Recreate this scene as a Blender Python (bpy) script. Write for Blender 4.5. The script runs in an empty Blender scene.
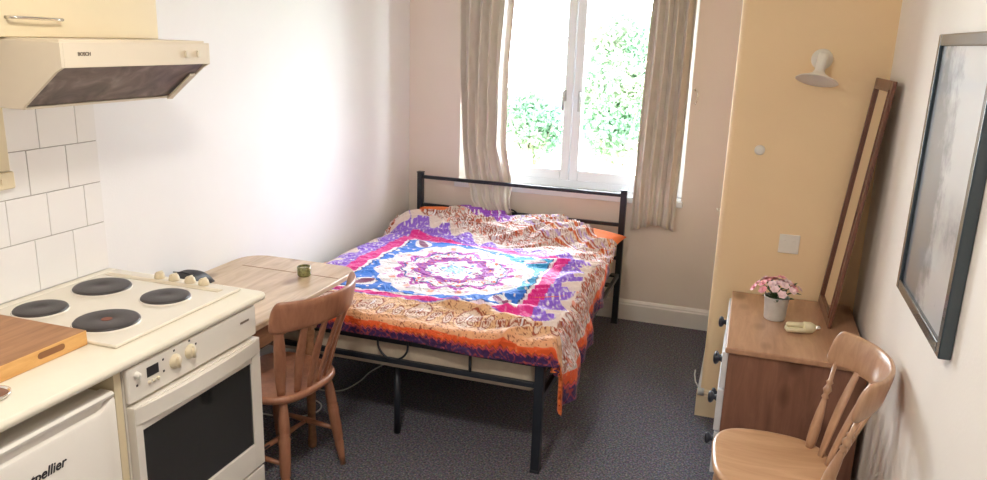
import bpy, bmesh, math, random
from mathutils import Vector, Matrix, noise
PI = math.pi
C = bpy.context.scene.collection
random.seed(7)

# ------------------------------------------------------------------ materials
def new_mat(name):
    m = bpy.data.materials.new(name); m.use_nodes = True
    nt = m.node_tree
    return m, nt, nt.nodes['Principled BSDF'], nt.nodes, nt.links

def ramp(N, stops):
    r = N.new('ShaderNodeValToRGB')
    while len(r.color_ramp.elements) < len(stops): r.color_ramp.elements.new(0.5)
    for e, (p, c) in zip(r.color_ramp.elements, stops):
        e.position = p; e.color = (*c, 1)
    return r

def paint(name, col, rough=0.5, var=0.03, scale=8.0, bump=0.0, bscale=200, metal=0.0, coat=0.0, spec=None):
    m, nt, b, N, L = new_mat(name)
    tc = N.new('ShaderNodeTexCoord')
    nz = N.new('ShaderNodeTexNoise'); nz.inputs['Scale'].default_value = scale; nz.inputs['Detail'].default_value = 5
    L.new(tc.outputs['Object'], nz.inputs['Vector'])
    lo = tuple(max(0, c*(1-var)) for c in col); hi = tuple(min(1, c*(1+var)) for c in col)
    r = ramp(N, [(0.3, lo), (0.7, hi)])
    L.new(nz.outputs['Fac'], r.inputs['Fac']); L.new(r.outputs['Color'], b.inputs['Base Color'])
    b.inputs['Roughness'].default_value = rough; b.inputs['Metallic'].default_value = metal
    if coat: b.inputs['Coat Weight'].default_value = coat
    if spec is not None: b.inputs['Specular IOR Level'].default_value = spec
    if bump:
        n2 = N.new('ShaderNodeTexNoise'); n2.inputs['Scale'].default_value = bscale; n2.inputs['Detail'].default_value = 3
        L.new(tc.outputs['Object'], n2.inputs['Vector'])
        bp = N.new('ShaderNodeBump'); bp.inputs['Strength'].default_value = bump; bp.inputs['Distance'].default_value = 0.004
        L.new(n2.outputs['Fac'], bp.inputs['Height']); L.new(bp.outputs['Normal'], b.inputs['Normal'])
    return m

def wood(name, dark, light, axis='y', rough=0.4, scale=6.0, stretch=9.0, coat=0.0, knots=False):
    m, nt, b, N, L = new_mat(name)
    tc = N.new('ShaderNodeTexCoord'); mp = N.new('ShaderNodeMapping')
    s = [stretch]*3; s['xyz'.index(axis)] = 1.0
    mp.inputs['Scale'].default_value = s
    L.new(tc.outputs['Object'], mp.inputs['Vector'])
    nz = N.new('ShaderNodeTexNoise'); nz.inputs['Scale'].default_value = scale; nz.inputs['Detail'].default_value = 8
    nz.inputs['Roughness'].default_value = 0.6; nz.inputs['Distortion'].default_value = 0.6
    L.new(mp.outputs['Vector'], nz.inputs['Vector'])
    mid = tuple((a+c)/2 for a, c in zip(dark, light))
    r = ramp(N, [(0.3, dark), (0.5, mid), (0.7, light)])
    L.new(nz.outputs['Fac'], r.inputs['Fac'])
    out = r.outputs['Color']
    if knots:
        mk = N.new('ShaderNodeMapping'); ks = [7.0]*3; ks['xyz'.index(axis)] = 3.5; mk.inputs['Scale'].default_value = ks
        L.new(tc.outputs['Object'], mk.inputs['Vector'])
        v = N.new('ShaderNodeTexVoronoi'); v.inputs['Scale'].default_value = 1.0
        L.new(mk.outputs['Vector'], v.inputs['Vector'])
        kr = ramp(N, [(0.14, (1, 1, 1)), (0.27, (0, 0, 0))])
        L.new(v.outputs['Distance'], kr.inputs['Fac'])
        mx = N.new('ShaderNodeMixRGB'); mx.inputs['Color2'].default_value = (dark[0]*.5, dark[1]*.4, dark[2]*.35, 1)
        ml = N.new('ShaderNodeMath'); ml.operation = 'MULTIPLY'; ml.inputs[1].default_value = 0.75
        L.new(kr.outputs['Color'], ml.inputs[0]); L.new(ml.outputs[0], mx.inputs['Fac'])
        L.new(out, mx.inputs['Color1']); out = mx.outputs['Color']
    L.new(out, b.inputs['Base Color'])
    b.inputs['Roughness'].default_value = rough
    if coat: b.inputs['Coat Weight'].default_value = coat; b.inputs['Coat Roughness'].default_value = 0.25
    bp = N.new('ShaderNodeBump'); bp.inputs['Strength'].default_value = 0.12; bp.inputs['Distance'].default_value = 0.002
    L.new(nz.outputs['Fac'], bp.inputs['Height']); L.new(bp.outputs['Normal'], b.inputs['Normal'])
    return m

M = {}
M['wall_white'] = paint('white_wall_paint', (.84, .825, .825), .75, .015, 3, .12, 120)
M['wall_pink']  = paint('pale_cream_wall_paint', (.84, .75, .68), .75, .015, 3, .12, 120)
M['wall_yellow']= paint('shade_warmed_wall_paint', (.87, .65, .39), .7, .02, 3, .15, 120)  # cream paint, with the warm tone of the shaded wall put into its colour
M['wall_right'] = paint('cream_wall_paint', (.85, .79, .72), .7, .02, 3, .12, 120)
M['ceiling']    = paint('ceiling_paint', (.85, .82, .78), .8, .01)
M['gloss_white']= paint('white_gloss_paint', (.84, .80, .75), .3, .01)
M['cream_gloss'] = paint('cream_gloss_paint', (.80, .64, .43), .4, .01)
M['upvc']       = paint('white_upvc', (.86, .89, .94), .25, .01)
M['cream']      = paint('cream_laminate', (.76, .65, .44), .38, .015, 5)
M['hood_cream'] = paint('cream_hood_plastic', (.72, .63, .49), .38, .015, 5)
M['worktop']    = paint('cream_worktop', (.82, .76, .63), .32, .02, 12, .05, 300)
M['enamel']     = paint('white_enamel', (.80, .75, .67), .22, .01, 5, coat=.4)
M['hob']        = paint('cream_hob_enamel', (.80, .74, .62), .25, .01, 5, coat=.4)
M['hob_strip']  = paint('darker_cream_strip', (.70, .61, .45), .4, .01)
M['fridge']     = paint('white_fridge_plastic', (.78, .74, .68), .35, .01)
M['grey_dark']  = paint('dark_cavity', (.05, .045, .04), .7, .05)
M['iron']       = paint('cast_iron', (.045, .038, .038), .42, .15, 20, .2, 300)
M['red_spot']   = paint('faded_red_dot', (.22, .06, .03), .5, .1)
M['chrome']     = paint('chrome', (.75, .73, .70), .2, .02, metal=1)
M['black_metal']= paint('black_powder_coat', (.016, .020, .028), .38, .1, 30)
M['black_knob'] = paint('black_knob', (.02, .022, .03), .3, .1)
M['dark_glass'] = paint('oven_glass', (.028, .028, .026), .07, .02, coat=.6)
M['black']      = paint('black_print', (.02, .018, .02), .5, .05)
M['grey_print'] = paint('grey_print', (.17, .13, .09), .5, .05)
M['beige_knob'] = paint('beige_knob', (.68, .58, .40), .4, .02)
M['mattress']   = paint('beige_mattress', (.60, .50, .38), .85, .08, 25, .3, 400)
M['orange']     = paint('orange_cotton', (.86, .20, .05), .8, .10, 6, .2, 300)
M['white_plastic'] = paint('white_plastic', (.80, .76, .68), .35, .01)
M['white_pot']  = paint('whitewashed_metal_pot', (.66, .66, .63), .5, .10, 30)
M['pink']       = paint('pink_petal', (.86, .40, .45), .6, .15, 60)
M['palepink']   = paint('pale_pink_petal', (.88, .68, .70), .6, .12, 60)
M['leafdark']   = paint('dark_green_leaf', (.06, .12, .05), .5, .2, 40)
M['candle_glass'] = paint('green_mosaic_glass', (.20, .20, .07), .25, .5, 90, coat=.5)
M['wax']        = paint('cream_wax', (.75, .68, .45), .5, .03)
M['frame_dark'] = paint('blue_black_frame', (.028, .045, .055), .22, .1, coat=.5)
M['pine_table'] = wood('bleached_pine', (.42, .27, .15), (.68, .52, .36), 'y', .32, 3.0, 7, .3, True)
M['table_brown']= wood('brown_pine', (.20, .09, .04), (.36, .18, .09), 'y', .4, 5, 8)
M['chair_red']  = wood('reddish_beech', (.29, .12, .065), (.42, .19, .105), 'z', .38, 6, 6, .2)
M['chair_tan']  = wood('tan_beech', (.42, .23, .13), (.58, .35, .21), 'z', .30, 6, 6, .35)
M['seat_tan']   = wood('tan_seat', (.50, .28, .15), (.66, .41, .24), 'x', .30, 3, 8, .35)
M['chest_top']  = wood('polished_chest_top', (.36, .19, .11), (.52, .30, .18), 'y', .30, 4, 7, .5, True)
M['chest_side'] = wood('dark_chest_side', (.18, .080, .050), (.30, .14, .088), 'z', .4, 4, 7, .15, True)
M['mirror_wood']= wood('mahogany', (.10, .034, .02), (.20, .075, .04), 'z', .35, 8, 7, .3)
M['drawer_white'] = paint('mottled_white_drawer', (.72, .72, .74), .4, .08, 15)  # pale bluish white, slightly mottled
M['board_top']  = wood('board_top', (.30, .13, .05), (.46, .23, .10), 'y', .45, 5, 8)
M['board_side'] = wood('board_side', (.60, .30, .08), (.80, .48, .18), 'y', .4, 5, 8)
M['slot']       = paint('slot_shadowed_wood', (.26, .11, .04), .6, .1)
M['handle_grey'] = paint('grey_white_handle', (.50, .50, .53), .3, .02)
M['cable']      = paint('grey_white_cable', (.62, .62, .58), .4, .02)

# mirror
m, nt, b, N, L = new_mat('mirror_glass')
b.inputs['Base Color'].default_value = (.88, .86, .82, 1); b.inputs['Metallic'].default_value = 1; b.inputs['Roughness'].default_value = .03
M['mirror'] = m
# window glass
m, nt, b, N, L = new_mat('window_glass')
N.remove(b)
tr = N.new('ShaderNodeBsdfTransparent'); tr.inputs['Color'].default_value = (.97, .98, .98, 1)
gl = N.new('ShaderNodeBsdfGlossy'); gl.inputs['Roughness'].default_value = .02
fr = N.new('ShaderNodeFresnel'); fr.inputs['IOR'].default_value = 1.25
mx = N.new('ShaderNodeMixShader')
L.new(fr.outputs[0], mx.inputs[0]); L.new(tr.outputs[0], mx.inputs[1]); L.new(gl.outputs[0], mx.inputs[2])
L.new(mx.outputs[0], N['Material Output'].inputs['Surface'])
M['glass'] = m
# carpet
m, nt, b, N, L = new_mat('speckled_carpet')
tc = N.new('ShaderNodeTexCoord')
n1 = N.new('ShaderNodeTexNoise'); n1.inputs['Scale'].default_value = 110; n1.inputs['Detail'].default_value = 4; n1.inputs['Roughness'].default_value = .7
n2 = N.new('ShaderNodeTexVoronoi'); n2.inputs['Scale'].default_value = 160
L.new(tc.outputs['Object'], n1.inputs['Vector']); L.new(tc.outputs['Object'], n2.inputs['Vector'])
r1 = ramp(N, [(.36, (.072, .072, .095)), (.50, (.155, .148, .175)), (.66, (.36, .34, .36))])
L.new(n1.outputs['Fac'], r1.inputs['Fac'])
mxc = N.new('ShaderNodeMixRGB'); mxc.blend_type = 'MULTIPLY'; mxc.inputs['Fac'].default_value = .35
L.new(r1.outputs['Color'], mxc.inputs['Color1']); L.new(n2.outputs['Color'], mxc.inputs['Color2'])
L.new(mxc.outputs['Color'], b.inputs['Base Color']); b.inputs['Roughness'].default_value = .95
b.inputs['Specular IOR Level'].default_value = .15
bp = N.new('ShaderNodeBump'); bp.inputs['Strength'].default_value = .6; bp.inputs['Distance'].default_value = .006
L.new(n1.outputs['Fac'], bp.inputs['Height']); L.new(bp.outputs['Normal'], b.inputs['Normal'])
M['carpet'] = m
# tile
M['tile'] = paint('white_glazed_tile', (.86, .84, .82), .18, .015, 3, coat=.3)
M['grout'] = paint('grey_grout', (.42, .38, .34), .8, .05)
# hood filter
m, nt, b, N, L = new_mat('greasy_filter')
tc = N.new('ShaderNodeTexCoord')
n1 = N.new('ShaderNodeTexNoise'); n1.inputs['Scale'].default_value = 9; n1.inputs['Detail'].default_value = 8; n1.inputs['Distortion'].default_value = 1.5
L.new(tc.outputs['Object'], n1.inputs['Vector'])
r1 = ramp(N, [(.3, (.11, .082, .075)), (.55, (.21, .165, .15)), (.75, (.36, .30, .26))])
L.new(n1.outputs['Fac'], r1.inputs['Fac']); L.new(r1.outputs['Color'], b.inputs['Base Color'])
b.inputs['Roughness'].default_value = .45; b.inputs['Metallic'].default_value = .3
M['filter'] = m
# satin curtain
m, nt, b, N, L = new_mat('satin_curtain')
tc = N.new('ShaderNodeTexCoord'); mp = N.new('ShaderNodeMapping'); mp.inputs['Scale'].default_value = (9, 9, 7)
v = N.new('ShaderNodeTexVoronoi'); v.inputs['Scale'].default_value = 1.6
L.new(tc.outputs['Object'], mp.inputs['Vector']); L.new(mp.outputs['Vector'], v.inputs['Vector'])
r1 = ramp(N, [(.25, (.74, .68, .61)), (.45, (.79, .73, .66))])
L.new(v.outputs['Distance'], r1.inputs['Fac']); L.new(r1.outputs['Color'], b.inputs['Base Color'])
b.inputs['Roughness'].default_value = .36; b.inputs['Sheen Weight'].default_value = .3
ts = N.new('ShaderNodeBsdfTranslucent'); ts.inputs['Color'].default_value = (.62, .56, .50, 1)
mx = N.new('ShaderNodeMixShader'); mx.inputs[0].default_value = .10
L.new(b.outputs[0], mx.inputs[1]); L.new(ts.outputs[0], mx.inputs[2]); L.new(mx.outputs[0], N['Material Output'].inputs['Surface'])
M['curtain'] = m
# duvet: colours of the print are stored on the cloth (attribute), weave from noise
m, nt, b, N, L = new_mat('printed_duvet_cotton')
at = N.new('ShaderNodeAttribute'); at.attribute_name = 'print'
tc = N.new('ShaderNodeTexCoord')
n1 = N.new('ShaderNodeTexNoise'); n1.inputs['Scale'].default_value = 45; n1.inputs['Detail'].default_value = 4
L.new(tc.outputs['Object'], n1.inputs['Vector'])
mxc = N.new('ShaderNodeMixRGB'); mxc.blend_type = 'OVERLAY'; mxc.inputs['Fac'].default_value = .12
L.new(at.outputs['Color'], mxc.inputs['Color1']); L.new(n1.outputs['Fac'], mxc.inputs['Color2'])
L.new(mxc.outputs['Color'], b.inputs['Base Color']); b.inputs['Roughness'].default_value = .65; b.inputs['Sheen Weight'].default_value = .15
n3 = N.new('ShaderNodeTexNoise'); n3.inputs['Scale'].default_value = 14; n3.inputs['Detail'].default_value = 3; n3.inputs['Distortion'].default_value = 1.2
L.new(tc.outputs['Object'], n3.inputs['Vector'])
bp = N.new('ShaderNodeBump'); bp.inputs['Strength'].default_value = .8; bp.inputs['Distance'].default_value = .03
L.new(n3.outputs['Fac'], bp.inputs['Height']); L.new(bp.outputs['Normal'], b.inputs['Normal'])
M['duvet'] = m
# foliage
m, nt, b, N, L = new_mat('tree_foliage')
tc = N.new('ShaderNodeTexCoord')
n1 = N.new('ShaderNodeTexNoise'); n1.inputs['Scale'].default_value = 1.3; n1.inputs['Detail'].default_value = 3
L.new(tc.outputs['Object'], n1.inputs['Vector'])
r1 = ramp(N, [(.35, (.14, .26, .18)), (.5, (.19, .30, .19)), (.62, (.27, .31, .20))])
L.new(n1.outputs['Fac'], r1.inputs['Fac']); L.new(r1.outputs['Color'], b.inputs['Base Color']); b.inputs['Roughness'].default_value = .6
ts = N.new('ShaderNodeBsdfTranslucent'); L.new(r1.outputs['Color'], ts.inputs['Color'])
mx = N.new('ShaderNodeMixShader'); mx.inputs[0].default_value = .5
L.new(b.outputs[0], mx.inputs[1]); L.new(ts.outputs[0], mx.inputs[2]); L.new(mx.outputs[0], N['Material Output'].inputs['Surface'])
M['foliage'] = m
M['bark'] = paint('bark', (.30, .24, .18), .9, .2)
M['render'] = paint('pale_render', (.70, .70, .66), .9, .05)
M['lawn'] = paint('lawn', (.15, .26, .08), .9, .2)
# black and white photograph (misty trees)
m, nt, b, N, L = new_mat('misty_photograph')
tc = N.new('ShaderNodeTexCoord'); sp = N.new('ShaderNodeSeparateXYZ'); L.new(tc.outputs['Generated'], sp.inputs[0])
def mth(op, a, c=None, clamp=False):
    n = N.new('ShaderNodeMath'); n.operation = op; n.use_clamp = clamp
    for i, x in enumerate((a, c)):
        if x is None: continue
        if isinstance(x, (int, float)): n.inputs[i].default_value = x
        else: L.new(x, n.inputs[i])
    return n.outputs[0]
mp = N.new('ShaderNodeMapping'); mp.inputs['Scale'].default_value = (1, 1, 1.3); L.new(tc.outputs['Generated'], mp.inputs['Vector'])
n1 = N.new('ShaderNodeTexNoise'); n1.inputs['Scale'].default_value = 7; n1.inputs['Detail'].default_value = 9; n1.inputs['Roughness'].default_value = .7
L.new(mp.outputs['Vector'], n1.inputs['Vector'])
Yc, Zc = sp.outputs['Y'], sp.outputs['Z']
far = mth('MULTIPLY', mth('SUBTRACT', Yc, .30), 1.6, True)                 # the tree stands at the far side of the print
tall = mth('SUBTRACT', .98, mth('ABSOLUTE', mth('SUBTRACT', Zc, .36)))
tree = mth('MULTIPLY', mth('SUBTRACT', mth('ADD', mth('MULTIPLY', far, tall), mth('MULTIPLY', n1.outputs['Fac'], .9)), .58), 3.6, True)
low = mth('MULTIPLY', mth('SUBTRACT', .52, Zc), 5, True)
up = mth('MULTIPLY', mth('SUBTRACT', Zc, .20), 6, True)
band = mth('MULTIPLY', mth('MULTIPLY', low, up), mth('MULTIPLY', mth('SUBTRACT', n1.outputs['Fac'], .25), 2.2, True))
dark = mth('MAXIMUM', tree, band)
r1 = ramp(N, [(0, (.50, .50, .50)), (.5, (.24, .24, .25)), (1, (.07, .07, .08))])
L.new(dark, r1.inputs['Fac']); L.new(r1.outputs['Color'], b.inputs['Base Color'])
b.inputs['Roughness'].default_value = .5; b.inputs['Coat Weight'].default_value = .9; b.inputs['Coat Roughness'].default_value = .04
M['photo'] = m

# ------------------------------------------------------------------ mesh helpers
def bm_new(): return bmesh.new()

def add_box(bm, x0, x1, y0, y1, z0, z1, mi=0, mtx=None):
    vs = [bm.verts.new((x, y, z)) for x in (x0, x1) for y in (y0, y1) for z in (z0, z1)]
    for q in ((0, 1, 3, 2), (4, 6, 7, 5), (0, 4, 5, 1), (2, 3, 7, 6), (0, 2, 6, 4), (1, 5, 7, 3)):
        f = bm.faces.new([vs[i] for i in q]); f.material_index = mi
    if mtx is not None:
        for v in vs: v.co = mtx @ v.co
    return vs

def add_prism(bm, pts, axis, a0, a1, mi=0):
    """pts: 2D outline in the two other axes (cyclic order), extruded along axis"""
    def mk(p, a):
        if axis == 'x': return (a, p[0], p[1])
        if axis == 'y': return (p[0], a, p[1])
        return (p[0], p[1], a)
    A = [bm.verts.new(mk(p, a0)) for p in pts]; B = [bm.verts.new(mk(p, a1)) for p in pts]
    n = len(pts)
    for f in (A, list(reversed(B))):
        bm.faces.new(f).material_index = mi
    for i in range(n):
        bm.faces.new((A[i], B[i], B[(i+1) % n], A[(i+1) % n])).material_index = mi

def frames(path):
    path = [Vector(p) for p in path]; out = []
    up = None
    for i, p in enumerate(path):
        t = (path[min(i+1, len(path)-1)] - path[max(i-1, 0)]).normalized()
        if up is None:
            up = Vector((0, 0, 1)) if abs(t.z) < .9 else Vector((1, 0, 0))
        s = t.cross(up).normalized(); up = s.cross(t).normalized()
        out.append((p, s, up))
    return out

def add_tube(bm, path, radii, seg=12, mi=0, flat=1.0, caps=True, closed=False):
    """round (or oval, flat<1) tube along path with a radius per point"""
    if not hasattr(radii, '__len__'): radii = [radii]*len(path)
    rings = []
    for (p, s, u), r in zip(frames(path), radii):
        rings.append([bm.verts.new(p + s*math.cos(2*PI*k/seg)*r + u*math.sin(2*PI*k/seg)*r*flat) for k in range(seg)])
    n = len(rings)
    for i in range(n if closed else n-1):
        a, b2 = rings[i], rings[(i+1) % n]
        for k in range(seg):
            bm.faces.new((a[k], a[(k+1) % seg], b2[(k+1) % seg], b2[k])).material_index = mi
    if caps and not closed:
        bm.faces.new(list(reversed(rings[0]))).material_index = mi; bm.faces.new(rings[-1]).material_index = mi

def add_lathe(bm, prof, origin=(0, 0, 0), seg=28, mi=0, mtx=None):
    """prof: list of (radius, height) revolved round z"""
    rings = []
    for r, h in prof:
        if r < 1e-6: rings.append([bm.verts.new((0, 0, h))])
        else: rings.append([bm.verts.new((r*math.cos(2*PI*k/seg), r*math.sin(2*PI*k/seg), h)) for k in range(seg)])
    for a, b2 in zip(rings, rings[1:]):
        if len(a) == 1 and len(b2) == 1: continue
        for k in range(seg):
            k2 = (k+1) % seg
            if len(a) == 1: f = bm.faces.new((a[0], b2[k2], b2[k]))
            elif len(b2) == 1: f = bm.faces.new((a[k], a[k2], b2[0]))
            else: f = bm.faces.new((a[k], a[k2], b2[k2], b2[k]))
            f.material_index = mi
    T = Matrix.Translation(Vector(origin)) @ (mtx if mtx is not None else Matrix.Identity(4))
    for ring in rings:
        for v in ring: v.co = T @ v.co

def obj(name, bm, mats, parent=None, smooth=False, bevel=0, bseg=2, subsurf=0, solid=0):
    bmesh.ops.recalc_face_normals(bm, faces=bm.faces[:])
    me = bpy.data.meshes.new(name); bm.to_mesh(me); bm.free()
    o = bpy.data.objects.new(name, me); C.objects.link(o)
    if not isinstance(mats, (list, tuple)): mats = [mats]
    for x in mats: me.materials.append(x)
    if parent is not None: o.parent = parent
    if smooth:
        for p in me.polygons: p.use_smooth = True
    if solid:
        md = o.modifiers.new('s', 'SOLIDIFY'); md.thickness = solid; md.offset = 0
    if bevel:
        md = o.modifiers.new('b', 'BEVEL'); md.width = bevel; md.segments = bseg; md.limit_method = 'ANGLE'; md.angle_limit = math.radians(40)
        if not smooth:
            for p in me.polygons: p.use_smooth = True
        md.harden_normals = True
    if subsurf:
        md = o.modifiers.new('ss', 'SUBSURF'); md.levels = subsurf; md.render_levels = subsurf
    return o

def tag(o, label, cat, group=None, kind=None):
    if label: o['label'] = label
    if cat: o['category'] = cat
    if group: o['group'] = group
    if kind: o['kind'] = kind
    return o

def thing(name, label, cat, loc=(0, 0, 0), rz=0, group=None):
    o = bpy.data.objects.new(name, None); C.objects.link(o); o.empty_display_size = .05
    o.location = loc; o.rotation_euler = (0, 0, rz)
    return tag(o, label, cat, group)

def box(name, x0, x1, y0, y1, z0, z1, m, parent=None, bevel=0, bseg=2):
    bm = bm_new(); add_box(bm, x0, x1, y0, y1, z0, z1)
    return obj(name, bm, m, parent, bevel=bevel, bseg=bseg)

def struct(o): o['kind'] = 'structure'; return o

def text_mesh(name, body, size, m, parent, loc, rot, shear=0, extrude=.0006, bold=0):
    cu = bpy.data.curves.new(name, 'FONT'); cu.body = body; cu.size = size; cu.shear = shear; cu.extrude = extrude; cu.offset = bold
    cu.align_x = 'LEFT'; cu.align_y = 'BOTTOM_BASELINE'
    t = bpy.data.objects.new(name, cu); C.objects.link(t)
    bpy.context.view_layer.update()
    me = bpy.data.meshes.new_from_object(t.evaluated_get(bpy.context.evaluated_depsgraph_get()))
    bpy.data.objects.remove(t)
    o = bpy.data.objects.new(name, me); C.objects.link(o)
    me.materials.clear(); me.materials.append(m)
    o.location = loc; o.rotation_euler = rot; o.parent = parent
    return o

# ------------------------------------------------------------------ room (x right, y towards window, z up)
XL, XR, YB, YP, XP, YF, H = -2.24, .53, 4.90, 3.673, -.095, -1.6, 2.55
WX0, WX1, WZ0, WZ1 = -1.865, -.368, .815, 2.22
struct(box('floor', XL-.15, XR+.15, YF-.15, YB+.3, -.06, 0, M['carpet']))
struct(box('ceiling', XL-.15, XR+.15, YF-.15, YB+.3, H, H+.08, M['ceiling']))
struct(box('wall_left', XL-.15, XL, YF-.15, YB+.3, 0, H, M['wall_white']))
struct(box('wall_right', XR, XR+.15, YF-.15, YB+.3, 0, H, M['wall_right']))
struct(box('wall_front', XL, XR, YF-.15, YF, 0, H, M['wall_white']))
bm = bm_new()
add_box(bm, XL, WX0, YB, YB+.3, 0, H); add_box(bm, WX1, XR, YB, YB+.3, 0, H)
add_box(bm, WX0, WX1, YB, YB+.3, 0, WZ0); add_box(bm, WX0, WX1, YB, YB+.3, WZ1, H)
struct(obj('wall_back', bm, M['wall_pink']))
# projecting wall with the wall lamp, rounded corner
bm = bm_new(); r = .028
pts = [(XR, YP), (XR, YB), (XP, YB)]
pts += [(XP + r - r*math.cos(a), YP + r - r*math.sin(a)) for a in [PI/2*k/6 for k in range(7)]]
add_prism(bm, pts, 'z', 0, H)
struct(obj('wall_alcove', bm, M['wall_yellow']))
def baseboard(name, x0, x1, y0, y1, out):
    """out: which way it faces"""
    bm = bm_new(); t = .016
    prof = [(0, 0), (t, 0), (t, .105), (t*.75, .112), (t*.75, .120), (t*.35, .132), (0, .138)]
    if out == '-y': add_prism(bm, [(y0 - p[0], p[1]) for p in prof], 'x', x0, x1)
    if out == '+x': add_prism(bm, [(x0 + p[0], p[1]) for p in prof], 'y', y0, y1)
    if out == '-x': add_prism(bm, [(x0 - p[0], p[1]) for p in prof], 'y', y0, y1)
    return struct(obj(name, bm, M['gloss_white']))
baseboard('baseboard_back', XL, XP, YB, YB, '-y')
baseboard('baseboard_alcove', XP-.016, XR, YP, YP, '-y').data.materials[0] = M['cream_gloss']
baseboard('baseboard_pillar', XP, XP, YP+.0005, YB, '-x')
baseboard('baseboard_left', XL, XL, 2.2, YB, '+x')
baseboard('baseboard_right', XR, XR, YF, YP, '-x')
# tiles over the worktop
bm = bm_new()
add_box(bm, XL, XL+.004, .3, 2.187, .90, 1.585, 1)
joint = {-1: 2.105, 0: 2.042, 1: 2.108, 2: 2.048, 3: 2.102, 4: 2.05}
for k in range(0, 5):
    z0 = .929 + .15*k; z1 = z0 + .15; j = joint[k]; g = .0014
    edges = [2.187, j]
    while edges[-1] > .35: edges.append(edges[-1] - .155)
    for a, b2 in zip(edges, edges[1:]):
        add_box(bm, XL+.003, XL+.009, b2+g, a-g, (z0+g if k else .901), min(z1, 1.585)-g, 0)
struct(obj('trim_1', bm, [M['tile'], M['grout']], bevel=.0012))

# window: frame, two sashes with panes, handles, sill
win = thing('window_1', None, None); win['kind'] = 'structure'
WY = 5.03
bm = bm_new(); fz0, fz1 = .825, WZ1; fw = .045
add_box(bm, WX0, WX0+fw, WY, WY+.07, fz0, fz1); add_box(bm, WX1-fw, WX1, WY, WY+.07, fz0, fz1)
add_box(bm, WX0+fw, WX1-fw, WY, WY+.07, fz0, fz0+.05); add_box(bm, WX0+fw, WX1-fw, WY, WY+.07, fz1-fw, fz1)
obj('window_frame', bm, M['upvc'], win, bevel=.004)
MX = -1.125
for (a, b2, hx) in ((WX0+fw+.002, MX-.002, MX-.055), (MX+.002, WX1-fw-.002, MX+.05)):
    bm = bm_new(); s = .058; y0, y1 = WY-.018, WY+.05; z0, z1 = fz0+.052, fz1-fw-.002
    add_box(bm, a, a+s, y0, y1, z0, z1); add_box(bm, b2-s, b2, y0, y1, z0, z1)
    add_box(bm, a+s, b2-s, y0, y1, z0, z0+s+.012); add_box(bm, a+s, b2-s, y0, y1, z1-s, z1)
    sash = obj('sash', bm, M['upvc'], win, bevel=.006)
    box('pane', a+s-.004, b2-s+.004, WY+.015, WY+.019, z0+s, z1-s+.004, M['glass'], sash)
    bm = bm_new()
    add_box(bm, hx-.012, hx+.012, y0-.012, y0-.0005, 1.40, 1.47)
    add_tube(bm, [(hx, y0-.012, 1.455), (hx, y0-.035, 1.455), (hx, y0-.042, 1.44), (hx, y0-.040, 1.34)], .0085, 10)
    obj('window_handle', bm, M['handle_grey'], sash, smooth=True)
bm = bm_new(); add_box(bm, WX0-.03, WX1+.012, YB-.018, YB-.0005, .788, .826); add_box(bm, WX0+.001, WX1-.001, YB-.001, WY+.07, .800, .8245)
obj('window_sill', bm, M['upvc'], win, bevel=.004)

# ------------------------------------------------------------------ outside
def tree(name, label, x, y, zc, rx, rz_, n, seed, trunk_h):
    rnd = random.Random(seed)
    t = thing(name, label, 'tree', (x, y, -2.6))
    bm = bm_new()
    add_tube(bm, [(0, 0, 0), (.05, 0, trunk_h*.5), (-.05, .05, trunk_h)], [.16, .12, .07], 10)
    for k in range(7):
        a = rnd.uniform(0, 2*PI); add_tube(bm, [(0, 0, trunk_h*(.6+.05*k)), (math.cos(a)*rx*.35, math.sin(a)*rx*.3, trunk_h*.9), (math.cos(a)*rx*.7, math.sin(a)*rx*.6, trunk_h+rz_*rnd.uniform(-.1, .6))], [.05, .035, .012], 6)
    obj('trunk', bm, M['bark'], t, smooth=True)
    bm = bm_new(); clumps = []
    for _ in range(34):
        v = Vector((rnd.gauss(0, 1), rnd.gauss(0, 1), rnd.gauss(0, 1))).normalized()*rnd.uniform(.35, 1.0)
        clumps.append(Vector((v.x*rx, v.y*rx*.7, v.z*rz_ + zc + 2.6)))
    for _ in range(n):
        c = rnd.choice(clumps); p = c + Vector((rnd.gauss(0, .20), rnd.gauss(0, .20), rnd.gauss(0, .16)))
        a = Vector((rnd.uniform(-1, 1), rnd.uniform(-1, 1), rnd.uniform(-1, 1))).normalized()
        b2 = a.cross(Vector((rnd.uniform(-1, 1), rnd.uniform(-1, 1), .3))).normalized()
        s = rnd.uniform(.03, .06)
        bm.faces.new([bm.verts.new(p + a*s), bm.verts.new(p + b2*s*.5), bm.verts.new(p - a*s), bm.verts.new(p - b2*s*.5)])
    obj('crown', bm, M['foliage'], t)
tree('garden_tree', 'taller pale green leafy tree seen through the right window pane', -1.85, 11.6, 1.15, .80, 1.25, 14000, 3, 3.2)
tree('garden_tree', 'lower leafy green tree seen through the left window pane', -3.62, 13.0, .42, .66, .70, 7500, 5, 2.8)
tag(box('garden_wall', -7, 3, 14.2, 14.4, -2.6, -.02, M['render'], bevel=.02), 'low pale wall behind the trees outside the window', 'wall')
struct(box('ground', -14, 12, 5.25, 30, -2.7, -2.6, M['lawn']))

# ------------------------------------------------------------------ kitchen
bm = bm_new()
wt = [(XL+.0095, .868), (XL+.0095, .90), (-1.565, .90), (-1.553, .897), (-1.547, .888), (-1.547, .880), (-1.552, .871), (-1.562, .868)]
add_prism(bm, wt, 'y', .3, 2.187)
tag(obj('worktop', bm, M['worktop'], smooth=False, bevel=.002), 'cream laminate worktop with rounded front edge along the tiled wall', 'worktop')
tag(box('end_panel', -2.2, -1.575, 1.520, 1.545, 0, .867, M['cream'], bevel=.001), 'narrow cream upright panel between the fridge and the oven', 'panel')

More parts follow.
